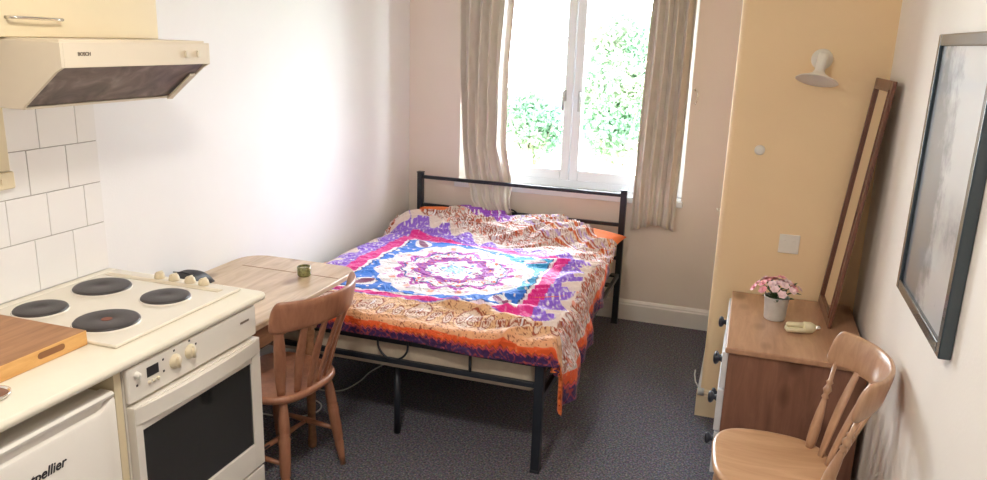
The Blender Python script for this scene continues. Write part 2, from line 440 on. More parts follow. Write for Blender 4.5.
# hob
hob = thing('electric_hob', 'cream enamel electric hob with four black hotplates on the worktop', 'hob', (-1.9, 1.86, .90))
def L_(x, y, z): return (x+1.9, y-1.86, z-.90)
bm = bm_new(); add_box(bm, -2.168+1.9, -1.625+1.9, 1.588-1.86, 2.158-1.86, .0003, .012)
obj('hob_plate', bm, M['hob'], hob, bevel=.006, bseg=3)
bm = bm_new(); add_box(bm, -2.15+1.9, -1.665+1.9, 2.083-1.86, 2.112-1.86, .0122, .0135)
obj('control_strip', bm, M['hob_strip'], hob, bevel=.001)
for (x, y, r, red) in ((-2.043, 1.965, .092, 0), (-1.782, 1.968, .078, 0), (-2.046, 1.722, .078, 0), (-1.786, 1.722, .094, 1)):
    bm = bm_new()
    add_lathe(bm, [(r+.004, .012), (r+.003, .0145), (r+.0005, .016), (r+.0005, .012)], L_(x, y, .90), 40)
    rim = obj('hotplate_rim', bm, M['enamel'], hob, smooth=True)
    bm = bm_new()
    add_lathe(bm, [(0, .0215), (r*.22, .0215), (r*.26, .023), (r*.9, .023), (r*.97, .0215), (r, .018), (r, .0125)], L_(x, y, .90), 40)
    hp = obj('hotplate', bm, M['iron'], hob, smooth=True)
    if red:
        bm = bm_new(); add_lathe(bm, [(0, .0225), (r*.17, .0225), (r*.17, .0216)], L_(x, y, .90), 20); obj('red_dot', bm, M['red_spot'], hp)
for x in (-1.951, -1.888, -1.820, -1.762):
    bm = bm_new(); add_lathe(bm, [(.019, .0125), (.019, .018), (.0155, .030), (.012, .033), (0, .033)], L_(x, 2.134, .90), 20)
    add_box(bm, x+1.9-.003, x+1.9+.003, 2.134-1.86-.013, 2.134-1.86+.013, .030, .036)
    obj('knob', bm, M['beige_knob'], hob, smooth=True)

# oven
ov = thing('oven', 'white built-under electric oven with dark glass door below the hob', 'oven', (-1.85, 1.84, 0))
def obox(name, x0, x1, y0, y1, z0, z1, m, parent=None, bevel=.003, bseg=2):
    return box(name, x0+1.85, x1+1.85, y0-1.84, y1-1.84, z0, z1, m, parent or ov, bevel, bseg)
obox('oven_body', -2.18, -1.575, 1.55, 2.138, 0.0, .862, M['enamel'])
obox('control_panel', -1.574, -1.556, 1.55, 2.138, .758, .864, M['enamel'], bevel=.006, bseg=3)
bm = bm_new()   # door with the window opening
dx0, dx1, y0, y1, z0, z1 = -1.574, -1.545, 1.553, 2.138, .262, .748
for (a, b2, c, d) in ((y0, y0+.027, z0, z1), (y1-.050, y1, z0, z1), (y0+.027, y1-.050, z0, z0+.095), (y0+.027, y1-.050, z1-.078, z1)):
    add_box(bm, dx0+1.85, dx1+1.85, a-1.84, b2-1.84, c, d)
door = obj('oven_door', bm, M['enamel'], ov, bevel=.002)
obox('door_glass', -1.570, -1.551, 1.582, 2.088, .359, .668, M['dark_glass'], door, bevel=.001)
bm = bm_new()   # bowed handle bar
n = 20; front = [(-1.5445 + .020*math.sin(PI*k/n)**.7 + 1.85, y0+.001 + (y1-y0-.002)*k/n - 1.84) for k in range(n+1)]
add_prism(bm, [(-1.5445+1.85, y1-.001-1.84), (-1.5445+1.85, y0+.001-1.84)] + front[1:-1], 'z', .694, .7465)
obj('door_handle', bm, M['enamel'], door, bevel=.004)
obox('warming_drawer', -1.574, -1.547, 1.553, 2.138, .045, .252, M['enamel'], bevel=.004)
obox('display', -1.5565, -1.5545, 1.622, 1.668, .812, .842, M['black'], bevel=.0005)
for y, z, r in ((1.735, .818, .023), (1.802, .824, .023), (1.582, .838, .010)):
    bm = bm_new(); R90 = Matrix.Rotation(PI/2, 4, 'Y')
    add_lathe(bm, [(r, 0), (r, .004), (r*.82, .006), (r*.74, .013), (r*.6, .015), (0, .015)], (-1.556+1.85, y-1.84, z), 24, 0, R90)
    if r > .02: add_box(bm, -1.546+1.85, -1.536+1.85, y-.004-1.84, y+.004-1.84, z-.017, z+.017)
    obj('knob', bm, M['beige_knob'] if r > .02 else M['white_plastic'], ov, smooth=True)
for y in (1.628, 1.645, 1.662):
    bm = bm_new(); add_lathe(bm, [(.0055, 0), (.0055, .005), (0, .006)], (-1.556+1.85, y-1.84, .796), 12, 0, Matrix.Rotation(PI/2, 4, 'Y'))
    obj('button', bm, M['hob_strip'], ov, smooth=True)
for y, z in ((1.688, .842), (1.688, .806), (1.735, .852), (1.802, .858), (1.83, .838), (1.582, .805)):
    obox('printed_mark', -1.5565, -1.5548, y-.003, y+.003, z-.003, z+.003, M['black'], bevel=0)
obox('maker_badge', -1.5565, -1.5548, 2.052, 2.098, .822, .829, M['grey_print'], bevel=0)
bm = bm_new(); add_tube(bm, [(-1.60+1.85, 2.139-1.84, .262), (-1.60+1.85, 2.18-1.84, .268), (-1.585+1.85, 2.225-1.84, .274)], [.008, .006, .004], 8)
obj('plug_lead', bm, M['black'], ov, smooth=True)

# fridge
fg = thing('fridge', 'white undercounter fridge with dark lettering below the worktop', 'fridge', (-1.9, 1.27, 0))
def fbox(name, x0, x1, y0, y1, z0, z1, m, parent=None, bevel=.004, bseg=3): return box(name, x0+1.9, x1+1.9, y0-1.27, y1-1.27, z0, z1, m, parent or fg, bevel, bseg)
fbox('fridge_body', -2.15, -1.61, 1.0, 1.508, 0, .80, M['fridge'])
fbox('fridge_top', -2.15, -1.612, 1.0, 1.508, .801, .812, M['fridge'])
bm = bm_new()   # door with a scooped grip along the top edge
DX = -1.564
ny = 40
for i in range(ny+1):
    pass
def grip(t):
    # depth of the scoop below the lip: shallow at the hinge side, full towards the middle
    s = min(1, max(0, (1-t)/.10)); s = s*s*(3-2*s)
    e = min(1, max(0, t/.06)); e = e*e*(3-2*e)
    return .016 + .030*s*e
cols = []
for i in range(ny+1):
    t = i/ny; y = 1.0 + .508*t; g = grip(t); z1 = .820
    pr = [(-1.609, .03), (DX-.006, .03), (DX, .036), (DX, z1-g-.008), (DX-.004, z1-g), (DX-.016, z1-g+.004), (DX-.018, z1-.017), (DX-.001, z1-.014), (DX+.001, z1-.006), (DX-.006, z1), (-1.609, z1)]
    cols.append([bm.verts.new((px+1.9, y-1.27, pz)) for px, pz in pr])
for a, b2 in zip(cols, cols[1:]):
    n = len(a)
    for k in range(n): bm.faces.new((a[k], a[(k+1) % n], b2[(k+1) % n], b2[k]))
bm.faces.new(cols[0]); bm.faces.new(list(reversed(cols[-1])))
fd = obj('fridge_door', bm, M['fridge'], fg, smooth=False, bevel=.0015)
text_mesh('lettering', 'Montpellier', .037, M['black'], fd, (DX+1.9+.0008, 1.160-1.27, .692), (PI/2, 0, PI/2), shear=.25, bold=.0006)

# chopping board
cb = thing('chopping_board', 'thick wooden chopping board with a hand slot beside the hob', 'chopping board', (-1.9, 1.3, .90))
bm = bm_new(); vs = add_box(bm, -2.10+1.9, -1.722+1.9, 1.08-1.3, 1.586-1.3, .0005, .045)
for f in bm.faces: f.material_index = 0 if all(abs(v.co.z-.045) < 1e-5 for v in f.verts) else 1
obj('board', bm, [M['board_top'], M['board_side']], cb, bevel=.003)
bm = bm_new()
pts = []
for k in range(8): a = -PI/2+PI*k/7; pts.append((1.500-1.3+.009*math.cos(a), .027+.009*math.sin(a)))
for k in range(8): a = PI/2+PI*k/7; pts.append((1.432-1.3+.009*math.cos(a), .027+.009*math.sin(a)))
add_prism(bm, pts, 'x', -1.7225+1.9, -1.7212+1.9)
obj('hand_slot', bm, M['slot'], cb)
# round dish by the board
bd = thing('round_dish', 'small brown round dish with a shiny rim on the worktop edge below the board', 'dish', (-1.672, 1.245, .90))
bm = bm_new(); add_lathe(bm, [(0, .0005), (.036, .0005), (.042, .008), (.042, .013), (.039, .013), (.036, .006), (0, .005)], seg=32); obj('rim', bm, M['chrome'], bd, smooth=True)
bm = bm_new(); add_lathe(bm, [(0, .0105), (.034, .010), (.037, .0075), (0, .006)], seg=32); obj('inset', bm, M['chest_side'], bd, smooth=True)

# cable trunking and spur box on the tiles
bm = bm_new(); add_box(bm, XL+.0098, XL+.024, 1.745, 1.818, 1.325, 1.546)
tag(obj('cable_trunking', bm, M['cream'], bevel=.003), 'cream plastic trunking running down the tiles from the extractor hood', 'trunking')
sx = thing('wall_socket', 'cream plastic box on the tiles at the foot of the trunking', 'socket', (XL, 1.785, 1.295))
box('box', .0098, .032, -.05, .040, -.027, .028, M['cream'], sx, .006, 3)
box('switch', .0322, .036, -.012, .004, -.01, .01, M['cream'], sx, .001)

# wall cabinet and hood
wc = thing('wall_cabinet', 'cream wall cabinet above the extractor hood', 'cabinet', (-2.09, 1.9, 1.745))
box('cabinet_body', -2.239+2.09, -1.960+2.09, 1.35-1.9, 2.205-1.9, 0, .72, M['cream'], wc, .001)
cd = box('cabinet_door', -1.959+2.09, -1.940+2.09, 1.353-1.9, 2.205-1.9, -.002, .72, M['cream'], wc, .003)
bm = bm_new(); add_tube(bm, [(-1.939+2.09, 1.632-1.9, .050), (-1.915+2.09, 1.632-1.9, .050), (-1.912+2.09, 1.66-1.9, .050), (-1.912+2.09, 1.77-1.9, .048), (-1.915+2.09, 1.795-1.9, .048), (-1.939+2.09, 1.795-1.9, .048)], .0045, 10)
obj('cabinet_handle', bm, M['chrome'], cd, smooth=True)
hd = thing('extractor_hood', 'cream extractor hood with a dark greasy filter over the hob', 'extractor hood', (-2.0, 1.92, 1.6))
bm = bm_new(); hy0, hy1 = 1.622, 2.222
X = lambda x: x+2.0
Z = lambda z: z-1.6
# side cheeks, front panel, top
side = [(X(-1.75), Z(1.735)), (X(-1.75), Z(1.668)), (X(-1.775), Z(1.655)), (X(-1.905), Z(1.552)), (X(-2.238), Z(1.548)), (X(-2.238), Z(1.742))]
for a, b2 in ((hy0, hy0+.010), (hy1-.010, hy1)):
    add_prism(bm, side, 'y', a-1.92, b2-1.92)
add_box(bm, X(-1.762), X(-1.75), hy0+.010-1.92, hy1-.010-1.92, Z(1.668), Z(1.735))
add_box(bm, X(-2.238), X(-1.762), hy0+.010-1.92, hy1-.010-1.92, Z(1.728), Z(1.742))
add_box(bm, X(-2.238), X(-1.905), hy0+.010-1.92, hy1-.010-1.92, Z(1.5485), Z(1.556))
obj('hood_casing', bm, M['hood_cream'], hd, bevel=.0015)
bm = bm_new()
q = [(X(-1.766), Z(1.667)), (X(-1.766), Z(1.675)), (X(-1.895), Z(1.568)), (X(-1.905), Z(1.558))]
add_prism(bm, q, 'y', hy0+.011-1.92, hy1-.011-1.92)
ft = obj('filter', bm, M['filter'], hd)
bm = bm_new()
s2 = [(X(-1.80), Z(1.632)), (X(-1.80), Z(1.640)), (X(-1.90), Z(1.557)), (X(-1.90), Z(1.549))]
add_prism(bm, [(a, b-.0045) for a, b in s2], 'y', 2.178-1.92, 2.205-1.92); obj('lamp_cover', bm, M['hob_strip'], hd, bevel=.001)
for y in (2.104, 2.161):
    b3 = box('slider_button', X(-1.7495), X(-1.741), y-.006-1.92, y+.006-1.92, Z(1.690), Z(1.712), M['hood_cream'], hd, .002)
text_mesh('lettering', 'BOSCH', .0135, M['grey_print'], hd, (X(-1.7492), 1.678-1.92, Z(1.700)), (PI/2, 0, PI/2), bold=.0004)

# ------------------------------------------------------------------ pine table
tb = thing('pine_table', 'pale pine table with rounded corner against the white wall beside the bed', 'table', (-1.93, 2.65, 0))
bm = bm_new()
tx0, tx1, ty0, ty1 = -2.228, -1.632, 2.20, 3.045
pts = []
for (cx, cy, a0, r) in ((tx1-.10, ty1-.10, 0, .10), (tx0+.12, ty1-.12, PI/2, .12), (tx0+.01, ty0+.01, PI, .01), (tx1-.03, ty0+.03, 1.5*PI, .03)):
    for k in range(9): a = a0+PI/2*k/8; pts.append((cx+r*math.cos(a)+1.93, cy+r*math.sin(a)-2.65))
add_prism(bm, pts, 'z', .715, .74)
top = obj('tabletop', bm, M['pine_table'], tb, bevel=.006, bseg=3)
bm = bm_new(); add_box(bm, tx0+.09+1.93, tx1-.012+1.93, 2.856-2.65, 2.860-2.65, .7395, .7408); obj('leaf_seam', bm, M['table_brown'], top)
bm = bm_new()
add_box(bm, -2.19+1.93, -1.67+1.93, 2.24-2.65, 2.26-2.65, .615, .7145); add_box(bm, -2.19+1.93, -1.67+1.93, 2.70-2.65, 2.72-2.65, .615, .7145)
add_box(bm, -2.19+1.93, -2.17+1.93, 2.26-2.65, 2.70-2.65, .615, .7145); add_box(bm, -1.69+1.93, -1.67+1.93, 2.26-2.65, 2.70-2.65, .615, .7145)
obj('apron', bm, M['table_brown'], tb, bevel=.002)
for x in (-2.165, -1.695):
    for y in (2.265, 2.695):
        bm = bm_new(); c = (x+1.93, y-2.65)
        add_box(bm, c[0]-.024, c[0]+.024, c[1]-.024, c[1]+.024, .56, .714)
        add_lathe(bm, [(.018, 0), (.02, .03), (.016, .10), (.022, .3), (.024, .47), (.017, .50), (.026, .53), (.020, .56)], (c[0], c[1], 0), 16)
        obj('leg', bm, M['table_brown'], tb, smooth=True, bevel=.002)
# tealight holder and black pouch on the table
tl = thing('tealight_holder', 'small green mosaic glass tealight holder on the pine table', 'candle holder', (-1.800, 2.835, .7405))
bm = bm_new(); add_lathe(bm, [(0, 0), (.026, 0), (.030, .006), (.030, .042), (.026, .044), (.026, .010), (0, .008)], seg=28); obj('glass_cup', bm, M['candle_glass'], tl, smooth=True)
bm = bm_new(); add_lathe(bm, [(0, .0095), (.0245, .0095), (.0245, .034), (0, .034)], seg=20)
obj('candle', bm, M['wax'], tl)
bm = bm_new(); add_tube(bm, [(0, 0, .034), (.001, 0, .043)], .001, 6); obj('wick', bm, M['black'], tl)
bk = thing('black_pouch', 'flat black pouch lying on the table behind the hob knobs', 'pouch', (-2.160, 2.515, .7405))
bm = bm_new()
n = 14; rows = []
for i in range(n+1):
    row = []
    for j in range(n+1):
        u, v = i/n*2-1, j/n*2-1
        h = .062*(max(0, 1-abs(u)**3)*max(0, 1-abs(v)**3))**.5
        row.append(bm.verts.new((u*.065, v*.085 + .01*u, h)))
    rows.append(row)
for i in range(n):
    for j in range(n): bm.faces.new((rows[i][j], rows[i+1][j], rows[i+1][j+1], rows[i][j+1]))
bot = [rows[i][0] for i in range(n+1)] + [rows[n][j] for j in range(1, n+1)] + [rows[i][n] for i in range(n-1, -1, -1)] + [rows[0][j] for j in range(n-1, 0, -1)]
bm.faces.new(bot)
obj('pouch_body', bm, M['black'], bk, smooth=True)
bm = bm_new(); add_tube(bm, [(-.05, -.02, .0585), (0, -.022, .0640), (.05, -.02, .0585)], .0025, 6); obj('zip', bm, M['black_knob'], bk, smooth=True)

# ------------------------------------------------------------------ chairs
def chair(name, label, loc, rz, wm, sm, turned):
    """local: sitter looks along -x; back at +x"""
    ch = thing(name, label, 'chair', loc, rz)
    # seat
    bm = bm_new(); out = []
    for k in range(48):
        a = 2*PI*k/48; ca, sa = math.cos(a), math.sin(a); e = .62
        x = .195*math.copysign(abs(ca)**e, ca); y = .215*math.copysign(abs(sa)**e, sa)
        if x > 0: y *= 1-.10*(x/.195)
        out.append((x, y))
    lv = [(.86, .414), (.97, .420), (1, .432), (1, .440), (.975, .449), (.93, .4495), (.7, .444), (.35, .439)]
    rings = [[bm.verts.new((x*s, y*s, z)) for x, y in out] for s, z in lv]
    for A, B in zip(rings, rings[1:]):
        for k in range(48): bm.faces.new((A[k], A[(k+1) % 48], B[(k+1) % 48], B[k]))
    bm.faces.new(list(reversed(rings[0]))); c = bm.verts.new((0, 0, .437))
    for k in range(48): bm.faces.new((rings[-1][k], rings[-1][(k+1) % 48], c))
    obj('seat', bm, sm, ch, smooth=True)
    # legs
    for sx in (-1, 1):
        for sy in (-1, 1):
            bm = bm_new(); A = Vector((.135*sx, .135*sy, .418)); B = Vector((.172*sx, .182*sy, 0))
            prof = [(0, .013), (.04, .016), (.18, .021), (.28, .0225), (.30, .018), (.315, .024), (.33, .018), (.345, .0235), (.40, .022), (.55, .0225), (.70, .020), (.72, .016), (.74, .0195), (.9, .014), (1, .012)]
            add_tube(bm, [A.lerp(B, t) for t, r in prof], [r for t, r in prof], 14)
            obj('leg', bm, wm, ch, smooth=True)
    def legp(sx, sy, z):
        A = Vector((.135*sx, .135*sy, .418)); B = Vector((.172*sx, .182*sy, 0))
        return A.lerp(B, (.418-z)/.418)
    for sy in (-1, 1):
        a, b2 = legp(-1, sy, .17), legp(1, sy, .17); bm = bm_new()
        add_tube(bm, [a.lerp(b2, t) for t in (.04, .3, .5, .7, .96)], [.008, .011, .0135, .011, .008], 10); obj('stretcher', bm, wm, ch, smooth=True)
    a = legp(-1, -1, .17).lerp(legp(1, -1, .17), .5); b2 = legp(-1, 1, .17).lerp(legp(1, 1, .17), .5); bm = bm_new()
    add_tube(bm, [a.lerp(b2, t) for t in (.05, .3, .5, .7, .95)], [.008, .011, .0135, .011, .008], 10); obj('stretcher', bm, wm, ch, smooth=True)
    # crest rail, bowed
    amax = 1.02
    def crest(t, z):   # t -1..1
        a = t*amax
        lean = (z-.76)*.22
        return Vector((.165 + lean + .118*(math.cos(a)-math.cos(amax))/(1-math.cos(amax)), .236*math.sin(a)/math.sin(amax), z))
    bm = bm_new(); secs = []
    n = 40
    for i in range(n+1):
        t = -1 + 2*i/n
        endr = max(0, (abs(t)-.90)/.10); hh = math.sqrt(max(.0, 1-endr*endr))
        zt = .745 + .052 + .060*(.35+.65*hh) ; zb = .726 + .045*(1-t*t)*.35 + (1-hh)*.022
        a = t*amax; nrm = Vector((math.cos(a), math.sin(a)*1.1, 0)).normalized(); th = .0115
        pr = []
        for dz, dn in ((0, .6), (.12, 1), (.88, 1), (1, .55)): pr.append(crest(t, zb+(zt-zb)*dz) + nrm*th*dn)
        for dz, dn in ((1, .55), (.88, 1), (.12, 1), (0, .6)): pr.append(crest(t, zb+(zt-zb)*dz) - nrm*th*dn)
        secs.append([bm.verts.new(p) for p in pr])
    for A, B in zip(secs, secs[1:]):
        for k in range(8): bm.faces.new((A[k], A[(k+1) % 8], B[(k+1) % 8], B[k]))
    bm.faces.new(secs[0]); bm.faces.new(list(reversed(secs[-1])))
    obj('crest_rail', bm, wm, ch, smooth=True, bevel=0, subsurf=1)
    # posts and slats
    def seatp(t):
        return Vector((.120 + .055*(1-t*t), .168*t, .444))
    tt = [-.86, -.5, -.17, .17, .5, .86]
    for i, t in enumerate(tt):
        a = seatp(t); b2 = crest(t, .762); bm = bm_new()
        outer = i in (0, 5)
        mid = a.lerp(b2, .5) + Vector((-.012 if not outer else 0, 0, 0))
        d = (b2-a)
        if outer and turned:
            prof = [(0, .017), (.08, .0215), (.22, .0225), (.40, .017), (.52, .011), (.54, .009), (.56, .016), (.585, .010), (.61, .012), (.64, .0185), (.68, .012), (.70, .009), (.725, .0155), (.75, .009), (1, .0085)]
            add_tube(bm, [a.lerp(b2, k) for k, r in prof], [r for k, r in prof], 16, flat=.8)
        else:
            # flat curved splat
            w = .017 if not outer else .020; pathp = []
            for k in range(9):
                s = k/8; p = a*(1-s)**2 + mid*2*s*(1-s) + b2*s*s; pathp.append(p)
            secs = []
            yaw = t*.75; wd = Vector((-math.sin(yaw), math.cos(yaw), 0)); nd = Vector((math.cos(yaw), math.sin(yaw), 0))
            for k, p in enumerate(pathp):
                s = k/8; ww = w*(.72+.42*math.sin(PI*s)); hh = .0055
                secs.append([bm.verts.new(p + wd*ww*cx + nd*hh*cy) for cx, cy in ((-1, -.4), (-.7, -1), (.7, -1), (1, -.4), (1, .4), (.7, 1), (-.7, 1), (-1, .4))])
            for A, B in zip(secs, secs[1:]):
                for k in range(8): bm.faces.new((A[k], A[(k+1) % 8], B[(k+1) % 8], B[k]))
            bm.faces.new(secs[0]); bm.faces.new(list(reversed(secs[-1])))
        obj('post' if outer else 'slat', bm, wm, ch, smooth=True)
    return ch
chair('wooden_chair', 'reddish wooden slat back chair tucked under the pine table', (-1.690, 2.455, 0), -.12, M['chair_red'], M['chair_red'], False)
chair('wooden_chair', 'tan wooden chair with turned back posts beside the chest of drawers', (.190, 2.498, 0), .07, M['chair_tan'], M['seat_tan'], True)

# ------------------------------------------------------------------ bed
bed = thing('bed_frame', 'black tubular metal double bed frame with rings in its rails', 'bed', (-1.417, 3.86, 0))
BX0, BX1, BYH, BYF = -2.105, -.712, 4.795, 2.86
def B(x, y, z): return (x+1.417, y-3.86, z)
def tubebox(bm, x0, x1, y0, y1, z0, z1): add_box(bm, x0+1.417, x1+1.417, y0-3.86, y1-3.86, z0, z1)
for x in (BX0, BX1):
    for y, z in ((BYH, .880), (BYF, .505)):
        bm = bm_new(); w = .019
        tubebox(bm, x-w, x+w, y-w, y+w, .012, z); tubebox(bm, x-w-.003, x+w+.003, y-w-.003, y+w+.003, z, z+.008); tubebox(bm, x-w-.002, x+w+.002, y-w-.002, y+w+.002, 0, .014)
        obj('post', bm, M['black_metal'], bed, bevel=.003)
def rail(name, a, b2, w=.011, hgt=None):
    bm = bm_new(); h = hgt or w
    A, Bv = Vector(B(*a)), Vector(B(*b2))
    d = (Bv-A).normalized()
    if abs(d.x) > .5: add_box(bm, A.x, Bv.x, A.y-w, A.y+w, A.z-h, A.z+h)
    else: add_box(bm, A.x-w, A.x+w, A.y, Bv.y, A.z-h, A.z+h)
    return obj(name, bm, M['black_metal'], bed, bevel=.003)
for z in (.852, .660, .44): rail('head_rail', (BX0+.018, BYH, z), (BX1-.018, BYH, z))
for z in (.492, .397): rail('foot_rail', (BX0+.018, BYF, z), (BX1-.018, BYF, z))
for x in (BX0, BX1): rail('side_rail', (x, BYF+.018, .328), (x, BYH-.018, .328), .010, .015)
for y, zs, zr in ((BYH, .617, (.45, .64)), (BYF, .480, (.405, .485))):
    bm = bm_new(); cx = -1.417 if y == BYF else -1.455
    if y == BYF: cx = -1.375
    R = .072
    add_tube(bm, [B(cx+R*math.cos(2*PI*k/32), y-.0135 if y == BYF else y-.0135, zs+R*math.sin(2*PI*k/32)) for k in range(32)], .0052, 8, closed=True)
    obj('ring', bm, M['black_metal'], bed, smooth=True)
    for px in ((-1.778, -1.068) if y == BYH else (-1.80, -1.02)):
        bm = bm_new(); add_tube(bm, [B(px, y, zr[0]), B(px, y, zr[1])], .007, 8); obj('spindle', bm, M['black_metal'], bed, smooth=True)
for k in range(9):
    y = 3.0 + k*.22
    rail('slat', (BX0+.012, y, .334), (BX1-.012, y, .334), .03, .006)
for (x, y) in ((-1.400, 2.945), (-1.400, 3.85)):
    bm = bm_new(); add_tube(bm, [B(x, y, 0), B(x, y, .327)], .015, 12); obj('centre_leg', bm, M['black_metal'], bed, smooth=True)
mt = thing('mattress', 'beige mattress on the bed frame under the bright duvet', 'mattress', (-1.417, 3.86, .342))
bm = bm_new(); add_box(bm, -2.090+1.417, -.742+1.417, 2.888-3.86, 4.765-3.86, 0.0, .180)
mb = obj('mattress_body', bm, M['mattress'], mt, bevel=.03, bseg=4)
for z in (.028, .152):
    bm = bm_new(); x0, x1, y0, y1 = -2.090+1.417+.004, -.742+1.417-.004, 2.888-3.86+.004, 4.765-3.86-.004; r = .03
    pth = []
    for (cx, cy, a0) in ((x1-r, y1-r, 0), (x0+r, y1-r, PI/2), (x0+r, y0+r, PI), (x1-r, y0+r, 1.5*PI)):
        for k in range(5): a = a0+PI/2*k/4; pth.append((cx+r*math.cos(a), cy+r*math.sin(a), z))
    add_tube(bm, pth, .004, 8, closed=True); obj('piping', bm, M['mattress'], mb, smooth=True)

def pillow(label, cx, cy, z0, lx, ly, h, rz=0, tilt=0):
    bm = bm_new(); n = 24; top, bot = [], []
    for i in range(n+1):
        rt, rb = [], []
        for j in range(n+1):
            u, v = i/n*2-1, j/n*2-1
            k = (max(0, 1-u*u)*max(0, 1-v*v))**.42
            px = u*lx*(1-.06*(1-abs(v))*0 - .05*(1-v*v)*abs(u)**3); py = v*ly*(1-.08*(1-u*u)*abs(v)**3)
            wr = .006*noise.noise(Vector((u*3+cx, v*3, 1)))
            rt.append(bm.verts.new((px, py, h*.45+h*.55*k+wr*k))); rb.append(bm.verts.new((px, py, h*.45-h*.45*k)) if 0 < i < n and 0 < j < n else rt[-1])
        top.append(rt); bot.append(rb)
    for i in range(n):
        for j in range(n):
            bm.faces.new((top[i][j], top[i+1][j], top[i+1][j+1], top[i][j+1]))
            try: bm.faces.new((bot[i][j], bot[i][j+1], bot[i+1][j+1], bot[i+1][j]))
            except ValueError: pass
    o = obj('pillow', bm, M['orange'], smooth=True); o.location = (cx, cy, z0); o.rotation_euler = (tilt, 0, rz)
    return tag(o, label, 'pillow')
pillow('orange pillow at the wall side of the bed head, mostly under the duvet', -1.775, 4.612, .552, .310, .160, .120, 0, .30)
pillow('orange pillow poking out at the window side of the bed head by the right post', -1.005, 4.580, .532, .325, .185, .125, -.10, .08)

